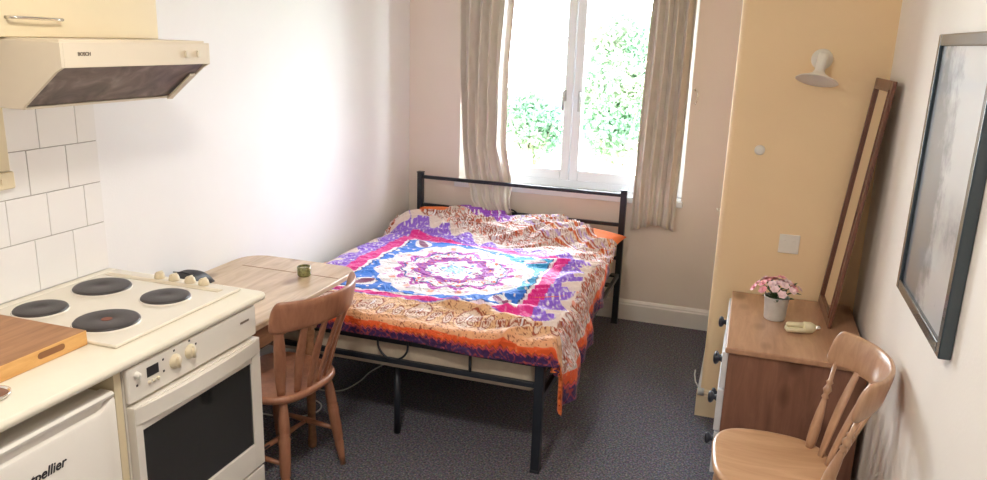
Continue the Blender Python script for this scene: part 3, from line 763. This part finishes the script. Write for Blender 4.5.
# --- duvet cloth and its print
def lerp3(a, b, t): return tuple(x+(y-x)*t for x, y in zip(a, b))
def hsh(*k):
    v = math.sin(sum(x*(12.9898+7.13*i) for i, x in enumerate(k)))*43758.5453; return v-math.floor(v)
BLUE=(.04,.25,.74); AZURE=(.04,.42,.70); WHITE=(.86,.82,.84); PINK=(.80,.035,.36); LILAC=(.36,.19,.74); PURPLE=(.36,.03,.40); VIOLET=(.085,.022,.14)
ORANGE=(.82,.16,.03); CREAM=(.80,.50,.25); PALE=(.78,.69,.66); BROWN=(.34,.09,.03); MAGENTA=(.55,.07,.48); NAVY=(.03,.04,.22); CYAN=(.30,.62,.86)
def print_colour(u, v):
    """u,v metres from the centre of the medallion"""
    wob = .006*noise.noise(Vector((u*14, v*14, .3)))
    au, av = abs(u), abs(v); d = max(au, av) + wob
    r = math.hypot(u, v); th = math.atan2(v, u)
    fine = noise.noise(Vector((u*70, v*70, 2.0))); fine2 = noise.noise(Vector((u*38, v*38, 7.0)))
    if d < .462:
        # medallion with lobes
        lobe = .395 + .030*abs(math.cos(th*8)) 
        if r < .06 + .012*math.cos(th*6): return CYAN if fine > -.1 else WHITE
        if r < .145 + .012*math.cos(th*12):
            return MAGENTA if fine2 > .28 else (BLUE if fine2 < -.42 else WHITE)
        if r < .205 + .014*math.cos(th*12): return PURPLE if fine < .25 else (MAGENTA if fine2 > 0 else ORANGE)
        if r < .265 + .010*math.cos(th*16): return ORANGE if fine2 > .35 else (WHITE if fine > -.25 else MAGENTA)
        if r < .275 + .010*math.cos(th*16): return NAVY if fine > -.2 else BLUE
        if r < .305 + .022*math.cos(th*16): return MAGENTA if fine < .3 else WHITE
        if r < lobe-.012:
            c = WHITE
            k = math.cos(th*16); rr = (r-.35)/.03
            if k > .75 and abs(rr) < .6: c = lerp3(WHITE, ORANGE, .6)
            if fine2 > .38: c = lerp3(WHITE, MAGENTA, .5)
            return c
        if r < lobe: return WHITE
        # corner motif: white drop with brown heart
        cu, cv = au-.365, av-.365
        p = (cu+cv)/1.414; q = (cu-cv)/1.414
        w = .040*math.sqrt(max(0, 1-(p/.075)**2))*(1.15-.5*(p/.075)) if abs(p) < .075 else 0
        if abs(q) < w*.45: return lerp3(BROWN, LILAC, .3)
        if abs(q) < w: return WHITE
        # edge scallops
        run = av if au > av else au
        e = .462 - d
        if e < .013 + .008*abs(math.sin(run*PI/.045)): return WHITE if e < .007 + .008*abs(math.sin(run*PI/.045)) else NAVY
        if fine2 > .42: return WHITE
        return AZURE if (u > .15 and v > -.2) else BLUE
    foot0 = av > au and v < 0
    if d < (.505 if foot0 else .540):
        if .462 <= d < .468: return WHITE
        return PINK if fine < .45 else lerp3(PINK, WHITE, .3)
    run = v if au > av else u
    foot = (av > au and v < 0); head = (av > au and v > 0); right = (au >= av and u > 0)
    lil = .125 if head else (.012 if foot else (.145 if u > 0 else .18)); p1 = .505 if foot else .54
    if d < p1+lil:
        s = (d-p1)/lil
        if s > .66 + .30*math.cos(run*2*PI/.17) : return lerp3(WHITE, CREAM, .25)
        return LILAC if fine < .12 else (lerp3(LILAC, WHITE, .35) if fine < .35 else WHITE)
    # paisley band
    hem0 = .828 if foot else (.88 if head else .805)
    if d < hem0:
        base = lerp3(PALE, CREAM, .8) if foot else PALE  # paler away from the foot: daylight bleaching is put into the print colour
        if foot: base = lerp3(base, ORANGE, min(1, max(0, (d-.72)/.09))*.25)
        cell = .120; k = math.floor(run/cell+.5*(not foot)); lu = run-(k+.5-.5*(not foot))*cell; lv = (d-(.675 if foot else .735))/(1.9 if foot else 1.2)
        if head: lv = ((d-.66) % .165 - .08)/1.2; lu += .03*math.floor((d-.66)/.165)
        DK = lerp3(BROWN, ORANGE, .15)
        if k % 2 == 0:
            # scrolled heart: two mirrored spirals under an arch
            for sx in (-1, 1):
                x2, y2 = (lu-sx*.027), lv-.006
                r3 = math.hypot(x2, y2); a3 = math.atan2(y2, x2*sx)/(2*PI)
                if r3 < .030 and ((r3/.0125 - a3) % 1) < .36: return DK
            ar = math.hypot(lu*.95, lv+.01)
            if .050 < ar < .0565 and lv < .01: return DK
            if ar < .050: base = lerp3(base, WHITE, .45)
            if abs(lu) < .014-.5*abs(lv+.02) and lv < .02: return DK if abs(lu) > .005 else WHITE
        else:
            for sx in (-1, 1):
                x2, y2 = lu-sx*.030, lv+.004
                r3 = math.hypot((x2-.25*sx*y2)*1.55, y2*(1.0-.25*(y2 > 0)))
                if r3 < .008: return DK
                if .015 < r3 < .0195 or .028 < r3 < .0335: return DK
                if r3 < .028: base = lerp3(base, WHITE, .5)
        if fine2 > .36 and not foot: return lerp3(base, ORANGE, .55)
        if abs(fine2) < .07 and not foot: return lerp3(base, BROWN, .75)
        if not foot and abs(noise.noise(Vector((u*24, v*24, 5)))) < .05: return lerp3(ORANGE, BROWN, .5)
        if abs(fine2) < .03: return BROWN
        if fine < -.42 and right: return lerp3(base, LILAC, .6)
        return base
    if head:
        if u < .02 and d > .84: return lerp3(PURPLE, LILAC, .5) if fine2 < .15 else (WHITE if fine > 0 else MAGENTA)
        g = (d*7 + .15*math.sin(run*26)) % 1
        if g < .22: return lerp3(ORANGE, BROWN, .45) if fine < .15 else CREAM
        if g < .30: return WHITE
        if g < .38: return lerp3(BROWN, ORANGE, .3)
        return lerp3(PALE, LILAC, .5) if fine2 > .22 else (PALE if abs(fine) > .08 else lerp3(BROWN, PALE, .2))
    zig = .006*abs(((run*1.0) % .03)/.015-1)*2
    if d < hem0+(.020 if foot else .030)+zig: return ORANGE if fine < .4 else lerp3(ORANGE, CREAM, .4)
    if d < hem0+(.024 if foot else .034)+zig: return BROWN
    if d < hem0+(.030 if foot else .042)+zig: return lerp3(ORANGE, PURPLE, .3)
    return VIOLET if abs(fine2) > .07 else lerp3(VIOLET, ORANGE, .45)

NS, NT = 400, 440
SX0 = -2.150
def smooth(a, b, x): t = min(1, max(0, (x-a)/(b-a))); return t*t*(3-2*t)
bm = bm_new(); grid = []; cols = []
def fold(s, edge, R):      # s: distance along cloth; returns (outward, drop)
    if s < edge: return s, 0.0
    q = s-edge
    if q < R*PI/2: a = q/R; return edge+R*math.sin(a), R*(1-math.cos(a))
    return edge+R, R+(q-R*PI/2)
for i in range(NT+1):
    tv = i/NT
    row = []
    for j in range(NS+1):
        sv = j/NS
        # width of cloth past the right edge grows towards the foot
        yy_nom = 4.78 - tv*1.92
        over = .12 + .20*smooth(4.5, 2.9, yy_nom) - .085*smooth(4.15, 4.55, yy_nom)
        wtot = (-.700-SX0) + over
        s = sv*wtot
        head_edge = 4.52 + .20*smooth(.15, .27, sv) - .05*smooth(.42, .5, sv) + .03*smooth(.5, .62, sv) - .33*smooth(.68, .97, sv) + .008*math.sin(sv*31)
        foot_over = .112 + .010*math.sin(sv*9+1) - .045*smooth(.20, 0, sv)
        ltot = head_edge - 2.865 + foot_over
        t = tv*ltot
        ox, dx = fold(s, -.700-SX0, .055)
        oy, dy = fold(t, head_edge-2.865, .045)
        x = SX0+ox; y = head_edge-oy
        # top surface height
        base = .592 + .012*smooth(3.0, 3.6, y)
        base += .066*smooth(4.25, 4.50, y) - .022*math.exp(-((y-4.22-.05*math.sin(x*5))/.06)**2) + .022*math.exp(-((x+1.72)/.12)**2-((y-4.66)/.08)**2) - .028*math.exp(-((x+1.38)/.10)**2-((y-4.7)/.12)**2)
        base += .020*math.exp(-((x+1.02)/.22)**2-((y-4.3)/.3)**2)
        base -= .060*smooth(.13, 0, s)
        P = Vector((x, y, 0))
        amp = .018 + .020*smooth(-1.2, -.75, x) + .016*smooth(4.0, 4.5, y)
        n1 = noise.noise(Vector((x*2.2, y*2.2, 1.7)))
        # creases run diagonally from the right edge
        w1 = noise.noise(Vector(((x+y*.55)*3.0, (y-x*.5)*11.0, 4.2)))
        w2 = noise.noise(Vector(((x-y*.4)*12.0, (y+x*.3)*4.0, 9.1)))
        crease = (1-abs(w1)*2.2)
        side = smooth(-1.15, -.80, x)*.85 + smooth(4.15, 4.45, y)*.6
        hgt = amp*n1 + .042*min(1, .25+side)*max(-.4, crease)**2*(1 if crease > 0 else -1)*.8 + .007*w2
        # rumple near the foot of the blue square
        rr = math.exp(-((x+1.12)/.22)**2-((y-3.13)/.07)**2)
        hgt += .030*rr*math.sin((y-3.13)*70 + x*14)*.6 + .02*rr
        drop = math.hypot(dx, dy)
        zz = base + hgt*(1-.75*smooth(0, .1, drop)) - drop
        if drop > .02:
            k = smooth(.02, .15, drop)
            if dx > dy: x += k*(.016*math.sin(y*17+.8)+.010*math.sin(y*41) + .008*noise.noise(Vector((y*9, zz*9, 2))))+ (.012 + .035*smooth(3.7, 2.9, y))*k
            else: y -= k*(.010*math.sin(x*13+2)+.006*noise.noise(Vector((x*12, zz*9, 5)))) + .006*k
        if False:
            k = smooth(.05, .2, min(dx, dy)); x -= .012*k; y += .004*k
        row.append(bm.verts.new((x, y, zz)))
        # print coordinates (cloth frame), slightly skewed like the photographed square
        pu = (SX0+s) + 1.385; pv = (head_edge-t) - 3.600
        if s > -.700-SX0: pu = .685 + .235*(s-(-.700-SX0))/over
        if t > head_edge-2.865: pv = -.735 - .115*(t-(head_edge-2.865))/foot_over
        if pv > 0: pv2 = pv*.54/max(.30, (.70-.30*(pu+.535)/1.02)*min(1, pv/.3) + .56*(1-min(1, pv/.3)))
        else: pv2 = pv*1.06
        cols.append(print_colour(pu+.015*pv, pv2))
    grid.append(row)
for i in range(NT):
    for j in range(NS): bm.faces.new((grid[i][j], grid[i+1][j], grid[i+1][j+1], grid[i][j+1]))
me = bpy.data.meshes.new('duvet'); bm.verts.index_update(); bm.to_mesh(me); bm.free()
ca = me.color_attributes.new('print', 'FLOAT_COLOR', 'POINT')
flat = []
for c in cols: flat += [c[0]**1.28, c[1]**1.28, c[2]**1.28, 1.0]
ca.data.foreach_set('color', flat)
for p in me.polygons: p.use_smooth = True
me.materials.append(M['duvet']); me.materials.append(M['orange'])
dv = bpy.data.objects.new('duvet', me); C.objects.link(dv)
md = dv.modifiers.new('s', 'SOLIDIFY'); md.thickness = .014; md.offset = -1; md.material_offset = 1; md.material_offset_rim = 0
tag(dv, 'bright pink, blue and orange mandala print duvet spread over the bed', 'duvet')

# ------------------------------------------------------------------ curtains, rail and hooks
def curtain(label, edges, folds, seed, ybase, zbot, ztop):
    """edges: list of (z, xleft, xright)"""
    rnd = random.Random(seed); bm = bm_new(); nz, nx = 70, 110; g = []
    ph = rnd.uniform(0, 6)
    for i in range(nz+1):
        z0 = ztop + (zbot-ztop)*i/nz
        for (za, la, ra), (zb, lb, rb) in zip(edges, edges[1:]):
            if za >= z0 >= zb or (zb, lb, rb) == edges[-1]:
                t = (za-z0)/(za-zb); t = min(1, max(0, t)); xl = la+(lb-la)*t; xr = ra+(rb-ra)*t; break
        row = []
        for j in range(nx+1):
            s = j/nx; q = s*folds*2*PI + ph
            x = xl + (xr-xl)*(s + .25/folds/2/PI*math.sin(q+.5))
            amp = .021 + .032*smooth(.84, 1.1, z0)
            y = ybase + amp*(1.9*abs(math.sin(q*.5 + .25*math.sin(z0*1.7+seed)))**.8-.95) + .007*math.sin(2.3*q+z0*2) + .012*noise.noise(Vector((s*4, z0*2.2, seed)))
            if xl < -1.2: y -= .085*smooth(.84, .70, z0)
            # slight crumple low down
            k = smooth(1.2, .7, z0)
            y += k*.012*noise.noise(Vector((s*7, z0*9, seed+3)))
            zz = z0 - (.02*math.sin(s*5+seed) + .03*(1-s)*0)*smooth(zbot+.3, zbot, z0)
            row.append(bm.verts.new((x, y, zz)))
        g.append(row)
    for i in range(nz):
        for j in range(nx): bm.faces.new((g[i][j], g[i][j+1], g[i+1][j+1], g[i+1][j]))
    cu = obj('curtain', bm, M['curtain'], smooth=True, solid=.0025)
    return tag(cu, label, 'curtain')
curtain('beige satin curtain at the left of the window, its hem hanging over the bed head', [(2.3, -1.852, -1.50), (2.0, -1.850, -1.505), (1.6, -1.845, -1.53), (1.1, -1.825, -1.525), (.88, -1.80, -1.475), (.76, -1.74, -1.46), (.64, -1.64, -1.43)], 4.6, 1, 4.842, .640, 2.3)
curtain('beige satin curtain at the right of the window, hanging behind the bed post', [(2.3, -.63, -.382), (2.03, -.64, -.382), (1.2, -.66, -.385), (.65, -.665, -.395)], 4.6, 8, 4.842, .645, 2.3)
cp = thing('curtain_pole', 'plain white curtain pole above the window carrying both curtains', 'curtain pole', (-1.12, 4.842, 2.315))
bm = bm_new(); add_tube(bm, [(-.80, 0, 0), (.80, 0, 0)], .012, 14); obj('pole', bm, M['white_plastic'], cp, smooth=True)
for x in (-.78, .78):
    bm = bm_new(); add_tube(bm, [(x, .012, 0), (x, .0575, 0)], .008, 10); obj('bracket', bm, M['white_plastic'], cp, smooth=True)
def hook(label, x, y, z, outward):
    bm = bm_new()
    add_tube(bm, [(0, 0, 0), (outward*.015, -.012, -.002), (outward*.022, -.018, -.03), (outward*.018, -.022, -.07), (outward*.008, -.02, -.085)], [.006, .004, .004, .004, .005], 8)
    add_lathe(bm, [(.010, 0), (.010, .004), (0, .005)], (0, 0, 0), 14, 0, Matrix.Rotation(outward*PI/2, 4, 'Y'))
    o = obj('tieback_hook', bm, M['chrome'], smooth=True); o.location = (x, y, z); return tag(o, label, 'hook')
hook('small metal tieback hook on the window reveal behind the left curtain', WX0+.001, 4.945, 1.50, 1)
hook('small metal tieback hook beside the right curtain', WX1+.02, 4.894, 1.52, 1)

# ------------------------------------------------------------------ right-hand side
ct = thing('chest_of_drawers', 'wooden chest of drawers with black knobs in the alcove corner', 'chest of drawers', (.26, 3.28, 0))
def cbx(name, x0, x1, y0, y1, z0, z1, m, parent=None, bevel=.002, bseg=2): return box(name, x0-.26, x1-.26, y0-3.28, y1-3.28, z0, z1, m, parent or ct, bevel, bseg)
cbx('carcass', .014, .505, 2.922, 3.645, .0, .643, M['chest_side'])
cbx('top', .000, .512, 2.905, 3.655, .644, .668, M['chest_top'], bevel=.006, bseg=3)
for k, (z0, z1, ox) in enumerate(((.486, .636, .022), (.302, .478, .026), (.116, .294, .021))):
    d = cbx('drawer', .014-ox, .0135, 2.934, 3.636, z0, z1, M['drawer_white'], bevel=.002)
    for y in (3.05, 3.50):
        bm = bm_new(); R = Matrix.Rotation(-PI/2, 4, 'Y')
        add_lathe(bm, [(.015, 0), (.011, .005), (.010, .010), (.021, .016), (.0255, .023), (.023, .030), (.012, .0345), (0, .035)], (.014-ox-.26, y-3.28, (z0+z1)/2), 20, 0, R)
        obj('knob', bm, M['black_knob'], d, smooth=True)
# flower pot
fp = thing('potted_flowers', 'pink flowers in a small whitewashed pot on the chest of drawers', 'flower pot', (.182, 3.325, .6685)); fp.scale = (1.2, 1.2, 1.2)
bm = bm_new(); add_lathe(bm, [(0, 0), (.033, 0), (.036, .004), (.041, .078), (.043, .080), (.043, .084), (.040, .084), (.034, .012), (0, .010)], seg=28); obj('pot', bm, M['white_pot'], fp, smooth=True)
bm = bm_new(); add_lathe(bm, [(0, .072), (.038, .070), (.033, .0115), (0, .0105)], seg=20)
obj('soil', bm, M['leafdark'], fp)
rnd = random.Random(4)
bm = bm_new()
for k in range(60):
    a = rnd.uniform(0, 2*PI); r = rnd.uniform(.0, .05); z = rnd.uniform(.075, .115)
    p = Vector((math.cos(a)*r, math.sin(a)*r, z)); d = Vector((math.cos(a), math.sin(a), rnd.uniform(.0, .9))).normalized()
    s = d.cross(Vector((0, 0, 1))).normalized(); L0 = rnd.uniform(.018, .034); w = rnd.uniform(.006, .011)
    vs = [bm.verts.new(p), bm.verts.new(p+d*L0*.5+s*w+Vector((0, 0, .004))), bm.verts.new(p+d*L0), bm.verts.new(p+d*L0*.5-s*w+Vector((0, 0, .004)))]
    bm.faces.new(vs)
for k in range(22):
    a = rnd.uniform(0, 2*PI); add_tube(bm, [(0.01*math.cos(a), .01*math.sin(a), .07), (.035*math.cos(a), .035*math.sin(a), .12)], .0012, 5)
obj('foliage', bm, M['leafdark'], fp)
for k in range(26):
    a = k*2.399; r = .070*math.sqrt((k+.5)/26)
    c = Vector((math.cos(a)*r*1.15-.003, math.sin(a)*r, .146 - 9*r*r + rnd.uniform(-.006, .008)))
    up = Vector((c.x*1.2, c.y*1.2, .08)).normalized(); sd = up.cross(Vector((0, 1, .1))).normalized(); fw = up.cross(sd)
    bm = bm_new()
    for ring, (np_, L0, lift) in enumerate(((6, .0185, .25), (5, .013, .7), (3, .008, 1.4))):
        for q in range(np_):
            b0 = 2*PI*q/np_ + ring*.5; dd = (sd*math.cos(b0)+fw*math.sin(b0)); tt = dd.cross(up)
            e = (dd + up*lift).normalized()
            vs = [bm.verts.new(c), bm.verts.new(c+e*L0*.6+tt*L0*.45), bm.verts.new(c+e*L0), bm.verts.new(c+e*L0*.6-tt*L0*.45)]
            bm.faces.new(vs)
    obj('blossom', bm, M['pink'] if rnd.random() < .62 else M['palepink'], fp)
# energy saving bulb lying on its side
eb = thing('light_bulb', 'cream energy saving light bulb lying on the chest of drawers', 'light bulb', (.222, 3.175, .6685), math.radians(14))
R = Matrix.Rotation(PI/2, 4, 'Y')
for (y, z) in ((-.011, .012), (.011, .012), (0, .031)):
    bm = bm_new(); add_lathe(bm, [(0, 0), (.006, .0005), (.0095, .004), (.0105, .012), (.0105, .072)], (0, y, z+.003), 14, 0, R); obj('tube', bm, M['wax'], eb, smooth=True)
bm = bm_new(); add_lathe(bm, [(0, 0), (.020, 0), (.0235, .004), (.0235, .028), (.019, .038), (.0135, .046), (0, .046)], (.068, 0, .0236), 24, 0, R); obj('ballast', bm, M['wax'], eb, smooth=True)
bm = bm_new(); add_lathe(bm, [(0, 0), (.0115, 0), (.0115, .018), (.009, .020), (.006, .024), (0, .024)], (.1135, 0, .0236), 20, 0, R); obj('cap', bm, M['chrome'], eb, smooth=True)

# leaning mirror
mw, mh, mtk = .378, 1.012, .014
mr = thing('leaning_mirror', 'tall narrow mahogany framed mirror leaning on the wall above the chest', 'mirror', (.390, 3.285, .6690))
tilt = math.atan2(.100, mh)
mr.rotation_euler = (0, tilt, .035)      # leans towards +x, front faces -x
fwid = .042
bm = bm_new()
add_box(bm, 0, mtk, 0, fwid, 0, mh); add_box(bm, 0, mtk, mw-fwid, mw, 0, mh)
add_box(bm, 0, mtk, fwid, mw-fwid, 0, fwid); add_box(bm, 0, mtk, fwid, mw-fwid, mh-fwid, mh)
fr_ = obj('mirror_frame', bm, M['mirror_wood'], mr, bevel=.003)
bm = bm_new()
for (a, b2, c, d) in ((fwid-.008, fwid+.002, fwid-.008, mh-fwid+.008), (mw-fwid-.002, mw-fwid+.008, fwid-.008, mh-fwid+.008), (fwid, mw-fwid, fwid-.008, fwid+.002), (fwid, mw-fwid, mh-fwid-.002, mh-fwid+.008)):
    add_box(bm, -.004, .003, a, b2, c, d)
obj('inner_bead', bm, M['mirror_wood'], fr_, bevel=.002)
box('mirror_glass', .006, .010, fwid-.004, mw-fwid+.004, fwid-.004, mh-fwid+.004, M['mirror'], mr)

# framed picture
pc = thing('framed_picture', 'large black framed monochrome photograph on the right wall', 'picture', (XR-.001, 2.32, 1.46))
py0, py1, pz0, pz1 = 2.035, 2.672, 1.052, 1.838
bm = bm_new(); w = .034; pd = .030
def PB(bm, x0, x1, y0, y1, z0, z1): add_box(bm, x0, x1, y0-2.32, y1-2.32, z0-1.46, z1-1.46)
PB(bm, -pd, 0, py0, py0+w, pz0, pz1); PB(bm, -pd, 0, py1-w, py1, pz0, pz1); PB(bm, -pd, 0, py0+w, py1-w, pz0, pz0+w); PB(bm, -pd, 0, py0+w, py1-w, pz1-w, pz1)
obj('picture_frame', bm, M['frame_dark'], pc, bevel=.004, bseg=3)
bm = bm_new(); PB(bm, -pd+.010, -.002, py0+w-.002, py1-w+.002, pz0+w-.002, pz1-w+.002)
obj('print', bm, M['photo'], pc)

# wall lamp on the alcove wall
wl = thing('wall_spotlight', 'cream wall spotlight with a wide round shade on the yellow wall', 'wall lamp', (.255, YP, 1.742))
RX = Matrix.Rotation(PI/2, 4, 'X')
bm = bm_new(); add_lathe(bm, [(.044, 0), (.044, .010), (.038, .020), (.020, .026), (0, .026)], (0, -.0005, 0), 32, 0, RX); obj('wall_plate', bm, M['white_plastic'], wl, smooth=True)
bm = bm_new(); add_tube(bm, [(0, -.024, 0), (0, -.055, .004)], .009, 12); obj('swivel', bm, M['white_plastic'], wl, smooth=True)
D = Vector((-.013, -.026, -.085)).normalized()
bm = bm_new(); rot = D.to_track_quat('Z', 'Y').to_matrix().to_4x4()
add_lathe(bm, [(0, -.012), (.018, -.012), (.021, -.004), (.021, .062), (.027, .074), (.050, .088), (.080, .100), (.087, .106), (.084, .107), (.050, .093), (.022, .078), (.019, .07), (0, .07)], (0, -.060, .012), 36, 0, rot)
sh = obj('lamp_shade', bm, M['white_plastic'], wl, smooth=True)
# blanking plate, switch, hook
bm = bm_new(); add_lathe(bm, [(0, .012), (.012, .012), (.020, .009), (.024, 0), (0, 0)], (0, 0, 0), 24, 0, RX)
o = obj('junction_cover', bm, M['white_plastic'], smooth=True); o.location = (.047, YP+.002, 1.335); tag(o, 'small round cover plate on the yellow wall below the spotlight', 'cover plate')
sw = thing('light_switch', 'white double light switch plate on the yellow wall above the chest', 'switch', (.222, YP, .918))
box('plate', -.044, .044, -.009, -.0003, -.044, .044, M['white_plastic'], sw, .003)
for x in (-.020, .020): box('rocker', x-.008, x+.008, -.0135, -.0088, -.016, .016, M['white_plastic'], sw, .001)
# cable stub at the pillar foot
bm = bm_new(); add_tube(bm, [(XP+.004, YP-.0215, .150), (XP-.010, YP-.024, .156), (XP-.027, YP-.010, .175), (XP-.036, YP+.01, .205), (XP-.034, YP+.02, .225)], .0035, 8)
add_box(bm, XP-.012, XP+.018, YP-.0275, YP-.0165, .115, .150)
tag(obj('cable_stub', bm, M['cable'], smooth=True), 'short white cable end sticking up at the foot of the yellow pillar', 'cable')
bm = bm_new(); add_tube(bm, [(0, 0, 0), (-.004, -.012, 0), (-.004, -.016, .012)], .004, 8); add_box(bm, -.008, .008, -.004, .0, -.018, .012)
o = obj('cup_hook', bm, M['white_plastic'], smooth=True); o.location = (-.100, 4.30, .86); o.rotation_euler = (0, 0, -PI/2); o.location = (XP-.0005, 3.76, 1.02)
tag(o, 'tiny white hook on the edge of the yellow pillar', 'hook')
# cable under the bed
bm = bm_new()
cpth = [(-1.75, 3.75, .005), (-1.814, 3.508, .005), (-1.813, 3.358, .005), (-1.842, 3.23, .005), (-1.927, 3.19, .005), (-2.006, 3.19, .005), (-2.05, 3.13, .005), (-2.02, 3.082, .005), (-1.949, 3.087, .005), (-1.865, 3.051, .005), (-1.84, 2.982, .005), (-1.879, 2.911, .005), (-1.95, 2.87, .005), (-2.08, 2.86, .005)]
# smooth the path
def catmull(P, n=8):
    P = [Vector(p) for p in P]; out = []
    for i in range(len(P)-1):
        p0, p1, p2, p3 = P[max(i-1, 0)], P[i], P[i+1], P[min(i+2, len(P)-1)]
        for k in range(n):
            t = k/n; out.append(.5*((2*p1)+(-p0+p2)*t+(2*p0-5*p1+4*p2-p3)*t*t+(-p0+3*p1-3*p2+p3)*t**3))
    out.append(P[-1]); return out
pp = catmull(cpth)
for p in pp: p.z = max(p.z, .005)
add_tube(bm, pp, .0038, 8)
tag(obj('power_cable', bm, M['cable'], smooth=True), 'thin white cable curling on the carpet from under the bed to the table', 'cable')

# ------------------------------------------------------------------ light
cl = thing('ceiling_light', 'round white ceiling light in the middle of the room', 'ceiling light', (-.75, 1.1, H))
bm = bm_new(); add_lathe(bm, [(0, -.001), (.17, -.001), (.17, -.03), (.16, -.035), (0, -.035)], seg=36); obj('light_base', bm, M['white_plastic'], cl, smooth=False)
m, nt, b, N, L = new_mat('lit_diffuser')
b.inputs['Base Color'].default_value = (.9, .85, .75, 1); b.inputs['Emission Color'].default_value = (1, .94, .86, 1); b.inputs['Emission Strength'].default_value = 44
bm = bm_new(); add_lathe(bm, [(.155, -.0355), (.15, -.07), (.11, -.095), (.05, -.105), (0, -.106)], seg=36); obj('diffuser', bm, m, cl, smooth=True)

w = bpy.data.worlds.new('daylight'); bpy.context.scene.world = w; w.use_nodes = True
wn, wl_ = w.node_tree.nodes, w.node_tree.links
bg = wn['Background']; tc = wn.new('ShaderNodeTexCoord'); sp = wn.new('ShaderNodeSeparateXYZ'); cr = wn.new('ShaderNodeValToRGB')
wl_.new(tc.outputs['Generated'], sp.inputs[0]); wl_.new(sp.outputs['Z'], cr.inputs['Fac']); wl_.new(cr.outputs['Color'], bg.inputs['Color'])
cr.color_ramp.elements[0].color = (.90, .95, 1, 1); cr.color_ramp.elements[1].color = (.78, .88, 1, 1)
SKY = 11.5
bg.inputs['Strength'].default_value = SKY
pl = bpy.data.lights.new('window_portal', 'AREA'); pl.shape = 'RECTANGLE'; pl.size = WX1-WX0; pl.size_y = WZ1-WZ0
po = bpy.data.objects.new('window_portal', pl); C.objects.link(po)
po.location = ((WX0+WX1)/2, YB+.24, (WZ0+WZ1)/2); po.rotation_euler = (-PI/2, 0, 0)   # faces the room
pl.cycles.is_portal = True

# ------------------------------------------------------------------ camera
f, yaw, pitch, roll, ch_ = 771.57, .3157, .2558, .0341, 1.7833
r0 = Vector((math.cos(yaw), math.sin(yaw), 0)); fwd = Vector((-math.sin(yaw)*math.cos(pitch), math.cos(yaw)*math.cos(pitch), -math.sin(pitch)))
u0 = r0.cross(fwd)
rr_ = r0*math.cos(roll) + u0*math.sin(roll); uu_ = -r0*math.sin(roll) + u0*math.cos(roll)
cam = bpy.data.cameras.new('camera'); cam.sensor_fit = 'HORIZONTAL'; cam.sensor_width = 36; cam.lens = f/987*36; cam.clip_start = .02
co = bpy.data.objects.new('camera', cam); C.objects.link(co)
mtx = Matrix((rr_, uu_, -fwd)).transposed().to_4x4(); mtx.translation = (0, 0, ch_); co.matrix_world = mtx
sc = bpy.context.scene; sc.camera = co
sc.view_settings.view_transform = 'Standard'; sc.view_settings.look = 'None'; sc.view_settings.gamma = 1; sc.view_settings.use_curve_mapping = False
sc.view_settings.exposure = 1.36
sc.cycles.max_bounces = 12; sc.cycles.diffuse_bounces = 8; sc.cycles.glossy_bounces = 5; sc.cycles.transparent_max_bounces = 12
sc.cycles.sample_clamp_indirect = 8
